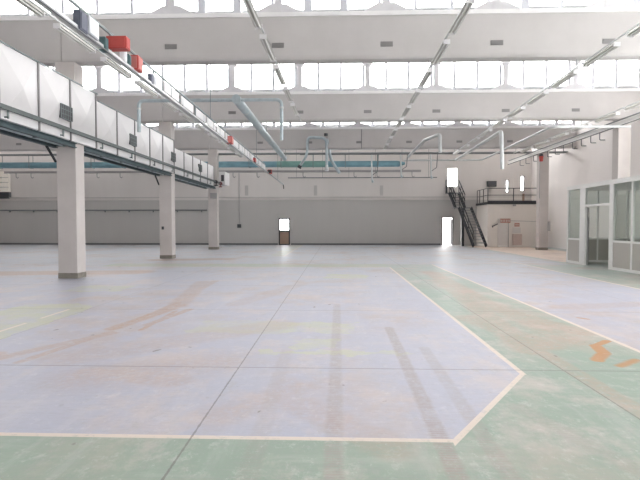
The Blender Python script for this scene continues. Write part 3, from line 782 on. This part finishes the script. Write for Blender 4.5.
# ------------------------------------------------------------------ mezzanine room
YM = 34.2
mc = at(488, 202.3, Y=YM); ZM = mc.z; MX = mc.x
e = empty('mezzanine_room', ((MX + XR) / 2, (YM + YB) / 2, 0)); tag(e, 'pale plastered room block under the mezzanine, right back corner', 'mezzanine room', kind='thing')
DM = (at(500.3, 0, Y=YM).x, at(511.3, 0, Y=YM).x, 0, at(505, 218.5, Y=YM).z)
m = holed(MX, XR - .005, 0, ZM - .1, YM, YM + .15, [DM]); m.box(MX, MX + .15, YM + .15, YB - .065, 0, ZM - .1); m.build('room_wall', M['mezz'], e)
MB().box(MX - .02, XR - .005, YM - .02, YB - .065, ZM - .1, ZM).build('floor_slab', M['mezz'], e)
MB().box(MX - .06, XR - .005, YM - .06, YM - .02, ZM - .14, ZM + .03).box(MX - .06, MX - .02, YM - .02, YB - .065, ZM - .14, ZM + .03).build('edge_channel', M['black'], e)
d = struct(frame_box(DM, YM - .03, YM + .1, .05, False), 'door_4', M['whitedoor'])
MB().box(DM[0] + .05, DM[1] - .05, YM + .03, YM + .07, .12, DM[3] - .05).build('door_leaf', M['whitedoor'], d)
MB().box(DM[0] + .05, DM[1] - .05, YM + .02, YM + .07, 0, .12).build('threshold', M['alu'], d)
MB().box(DM[1] - .02, DM[1] + .02, YM - .035, YM - .03, 0, DM[3]).build('dark_edge', M['greybox'], d)
# railing
e = empty('railing', ((MX + XR) / 2, YM, ZM)); tag(e, 'black steel guard railing on the edge of the mezzanine', 'railing')
yl = YM - .02; xr_ = cr - .7
for dz in (.5, .98):
    MB().bar((MX - .02, yl, ZM + dz), (XR - .3, yl, ZM + dz), .045, .045).bar((MX - .02, yl, ZM + dz), (MX - .02, YB - .25, ZM + dz), .045, .045).build('rail', M['black'], e)
for x in (MX - .02, at(513.5, 190, Y=YM).x, at(537.5, 190, Y=YM).x):
    MB().bar((x, yl, ZM - .1), (x, yl, ZM + .98), .05, .05).build('post', M['black'], e)
for y in (35.2, 36.1, YB - .27):
    MB().bar((MX - .02, y, ZM - .1), (MX - .02, y, ZM + .98), .05, .05).build('post', M['black'], e)
MB().bar((MX, yl, ZM + .06), (XR - .3, yl, ZM + .06), .02, .1).build('toe_board', M['black'], e)
# signs and boxes on the room front
def plate(u0, v0, u1, v1, y, t, name, mt_, label, cat):
    a, b = at(u0, v0, Y=y), at(u1, v1, Y=y)
    o = MB().box(a.x, b.x, y - t, y, b.z, a.z).build(name, mt_, org=((a.x + b.x) / 2, y, b.z)); tag(o, label, cat); return o, a, b
o, a, b = plate(500.3, 218.6, 510.3, 222.9, YM - .03, .03, 'door_sign', M['sign'], 'wide reddish brown sign across the top of the mezzanine room door', 'sign')
for k in range(4):
    x = a.x + (b.x - a.x) * (k + .5) / 4; MB().box(x - .06, x + .05, YM - .065, YM - .06, b.z + .08, a.z - .08).build('sign_mark', M['notice'], o)
o, a, b = plate(514.4, 223, 519.4, 226.6, YM, .03, 'small_sign', M['sign'], 'small reddish sign on the wall right of the mezzanine room door', 'sign')
MB().box(a.x + .05, b.x - .05, YM - .035, YM - .03, b.z + .09, a.z - .09).build('sign_mark', M['notice'], o)
o, a, b = plate(512.3, 234, 521.3, 245, YM, .12, 'low_cabinet', M['notice'], 'low pinkish cabinet panel on the wall below the small sign', 'cabinet')
MB().box(a.x + .04, b.x - .04, YM - .135, YM - .12, b.z + .05, a.z - .05).build('cabinet_door', M['notice'], o)
o, a, b = plate(512.5, 227.5, 520.5, 233, YM, .02, 'notice_board', M['whitedoor'], 'pale notice board between small sign and pinkish cabinet', 'notice board')
p = at(514.2, 205.3, Y=YM)
m = MB().box(p.x - .1, p.x + .1, YM - .1, YM, p.z - .06, p.z + .06).tube([(p.x, YM - .1, p.z), (p.x, YM - .16, p.z - .02)], .05, 10)
tag(m.build('bulkhead_lamp', M['greybox'], org=p), 'tiny grey bulkhead lamp under the mezzanine edge', 'lamp')
a, b = at(492.5, 226.3, Y=YM), at(497.3, 223.9, Y=YM)
m = MB().tube([(a.x, YM - .04, a.z), (b.x, YM - .1, b.z)], .035, 8).box(a.x - .04, a.x + .04, YM - .05, YM, a.z - .08, a.z + .05)
tag(m.build('slanted_bracket', M['dark'], org=a), 'small dark slanted bracket on the wall left of the mezzanine room door', 'bracket')
p = at(489.5, 228.5, Y=YM)
a, b = at(488, 181, Y=YB - .3), at(496.6, 186.6, Y=YB - .3)
o = MB().box(a.x, b.x, YB - .3, YB, b.z, a.z).build('loudspeaker', M['dark'], org=(a.x, YB, b.z)); tag(o, 'black box loudspeaker on the back wall above the mezzanine railing', 'loudspeaker')
MB().box(a.x + .04, b.x - .04, YB - .32, YB - .3, b.z + .04, a.z - .04).build('speaker_grille', M['grille'], o)
p = at(523.7, 197, Y=YB - .2)
tag(MB().box(p.x - .06, p.x + .06, YB - .2, YB - .08, ZM, p.z + .25).build('wooden_post', M['doorpanel'], org=(p.x, YB - .1, ZM)), 'short brown post standing on the mezzanine behind the railing', 'post')
# conduits on room front
zc2 = at(520, 221, Y=YM).z
thing_pipe([(DM[1] + .05, YM - .025, zc2 + .02), (XR - .02, YM - .025, zc2 - .05)], .015, M['greybox'], 'cable_conduit', 'thin grey conduit running right from the mezzanine room door', 'conduit', 8)

# ------------------------------------------------------------------ staircase
def flight(e, A, B, w, n, sides=(-1, 1)):
    A, B = Vector(A), Vector(B); d = B - A; hd = Vector((d.x, d.y, 0)).normalized(); r = Vector((hd.y, -hd.x, 0))
    for s in (-1, 1):
        o_ = r * (s * w / 2)
        MB().bar(A + o_ + Vector((0, 0, -.02)), B + o_ + Vector((0, 0, -.02)), .06, .25).build('stringer', M['black'], e)
        if s not in sides: continue
        hr = MB(); 
        for dz in (.5, .95): hr.bar(A + o_ + Vector((0, 0, dz)), B + o_ + Vector((0, 0, dz)), .05, .05)
        hr.build('handrail', M['black'], e)
        for t in (.04, .35, .66, .97):
            p = A + d * t + o_
            MB().bar(p, p + Vector((0, 0, .95)), .035, .035).build('baluster', M['black'], e)
    for k in range(n):
        p = A + d * ((k + 1) / (n + 1))
        a, b = p - r * (w / 2 - .025), p + r * (w / 2 - .025)
        MB().bar(a, b, .24, .035).build('tread', M['tread'], e)
e = empty('staircase', (9.9, 34, 0)); tag(e, 'dark steel staircase of two steep flights climbing to the upper door', 'staircase')
b0 = at(480, 246.6, Y=33.4); b0.z = 0.1
b0 = Vector((b0.x, 33.4, .1))
Z1 = at(464.5, 207.5, Y=35.5).z; t0 = Vector((at(465, 207, Y=35.4).x, 35.4, Z1))
flight(e, b0, t0, .98, 12, (-1,))
f0 = Vector((at(460.2, 207, Y=35.75).x, 35.75, Z1)); ZU = D3[2] - .02
f1 = Vector((at(454, 190, Y=36.5).x, 36.5, ZU))
MB().box(f0.x - .55, t0.x + .5, 35.38, 35.78, Z1 - .06, Z1).build('landing', M['tread'], e)
flight(e, f0, f1, .82, 5)
MB().box(D3[0] - .1, f1.x + .45, 36.48, YB - .06, ZU - .06, ZU).build('landing', M['tread'], e)
m = MB()
for dz in (.5, .95): m.bar((D3[0] - .08, 36.5, ZU + dz), (D3[0] - .08, YB - .07, ZU + dz), .035, .035)
for y in (36.5, YB - .1): m.bar((D3[0] - .08, y, ZU), (D3[0] - .08, y, ZU + .95), .035, .035)
m.bar((D3[0] - .08, 36.5, ZU + .25), (D3[0] - .08, YB - .07, ZU + .25), .02, .5)
m.build('landing_rail', M['black'], e)
xp = at(462.6, 225, Y=35.6).x
MB().box(xp - .1, xp + .1, 35.5, 35.7, 0, Z1 - .06).build('support_post', M['black'], e)

# ------------------------------------------------------------------ glazed office cabin at right
CX = 9.72
yy = lambda u: at(u, 224, X=CX).y
Y5, Y4a, Y4b, Y3a, Y3b, Y2a = yy(566.8), yy(579.6), yy(584.7), yy(609), yy(612.9), yy(631.2)
Y0 = 12.3; ZC = at(600, 181.6, X=CX).z; ZSI = 1.0
e = empty('office_cabin', (11.5, 16, 0)); tag(e, 'white framed glazed office cabin with grey lower panels, right side', 'office cabin')
T = .09
def face_x(x0, x1, ya, yb, pane=True, low=True):
    """one bay of the long side between posts at ya (near) and yb (far)"""
    if low:
        MB().box(x0 + .02, x1 - .02, ya, yb, .1, ZSI - .035).build('lower_panel', M['panel'], e)
        MB().box(x0, x1, ya, yb, ZSI - .035, ZSI + .035).box(x0, x1, ya, yb, 0, .1).build('cross_rail', M['alu'], e)
    if pane: MB().box(x0 + .03, x0 + .04, ya, yb, ZSI + .035 if low else 2.36, ZC - .16).build('glass_pane', M['cabglass'], e)
posts = [(Y5 - T, Y5), (Y4b, Y4a), (Y3b, Y3a), (Y2a - .06, Y2a + .02), (14.58, 14.66), (13.42, 13.5), (Y0, Y0 + T)]
for a, b in posts:
    MB().box(CX, CX + .08, a, b, 0, ZC - .16).build('post', M['alu'], e)
bays = [(posts[i + 1][1], posts[i][0]) for i in range(len(posts) - 1)]
for i, (a, b) in enumerate(bays): face_x(CX, CX + .08, a, b, True, i != 1)
MB().box(CX, CX + .08, bays[1][0], bays[1][1], 2.28, 2.36).build('transom', M['alu'], e)
MB().box(CX - .02, 13.48, Y0 - .02, Y5 + .02, ZC - .16, ZC).build('roof_panel', M['alu'], e)
# end walls
for y0, lab in ((Y5 - .08, 1), (Y0, 0)):
    xs = [CX + .08, CX + 1.28, CX + 2.5, 13.42]
    for i in range(3):
        a, b = xs[i], xs[i + 1] - .06
        MB().box(a, b, y0 + .02, y0 + .06, .1, ZSI - .035).build('lower_panel', M['panel'], e)
        MB().box(a, b, y0, y0 + .08, ZSI - .035, ZSI + .035).box(a, b, y0, y0 + .08, 0, .1).build('cross_rail', M['alu'], e)
        MB().box(a, b, y0 + .03, y0 + .04, ZSI + .035, ZC - .16).build('glass_pane', M['cabglass'], e)
        MB().box(b, b + .06, y0, y0 + .08, 0, ZC - .16).build('post', M['alu'], e)
MB().box(13.42, 13.46, Y0 + .08, Y5 - .08, 0, ZC - .16).build('back_panel', M['alu'], e)
# open door leaf
h0 = Vector((CX + .09, bays[1][1] - .03, 0)); dd = Vector((.50, .866, 0)).normalized()
h1 = h0 + dd * .86
lf = MB().bar(h0 + Vector((0, 0, 1.13)), h1 + Vector((0, 0, 1.13)), .045, 2.24).build('door', M['greybox'], e)
MB().tube([h0 + dd * .78 + Vector((-.02, 0, 1.05)), h0 + dd * .78 + Vector((.1, -.05, 1.05))], .015, 8).build('handle', M['galv'], lf)

# ------------------------------------------------------------------ light: overcast sky through the roof windows and doors
w = bpy.data.worlds.new('sky'); SC.world = w; w.use_nodes = True
bg = w.node_tree.nodes['Background']; bg.inputs['Color'].default_value = (1, .97, .955, 1); bg.inputs['Strength'].default_value = 9.6
SC.view_settings.view_transform = 'Standard'; SC.view_settings.look = 'None'; SC.view_settings.gamma = 1.0; SC.view_settings.use_curve_mapping = False
SC.view_settings.exposure = 1.12
SC.cycles.max_bounces = 10; SC.cycles.diffuse_bounces = 6; SC.cycles.transparent_max_bounces = 12; SC.cycles.sample_clamp_indirect = 8
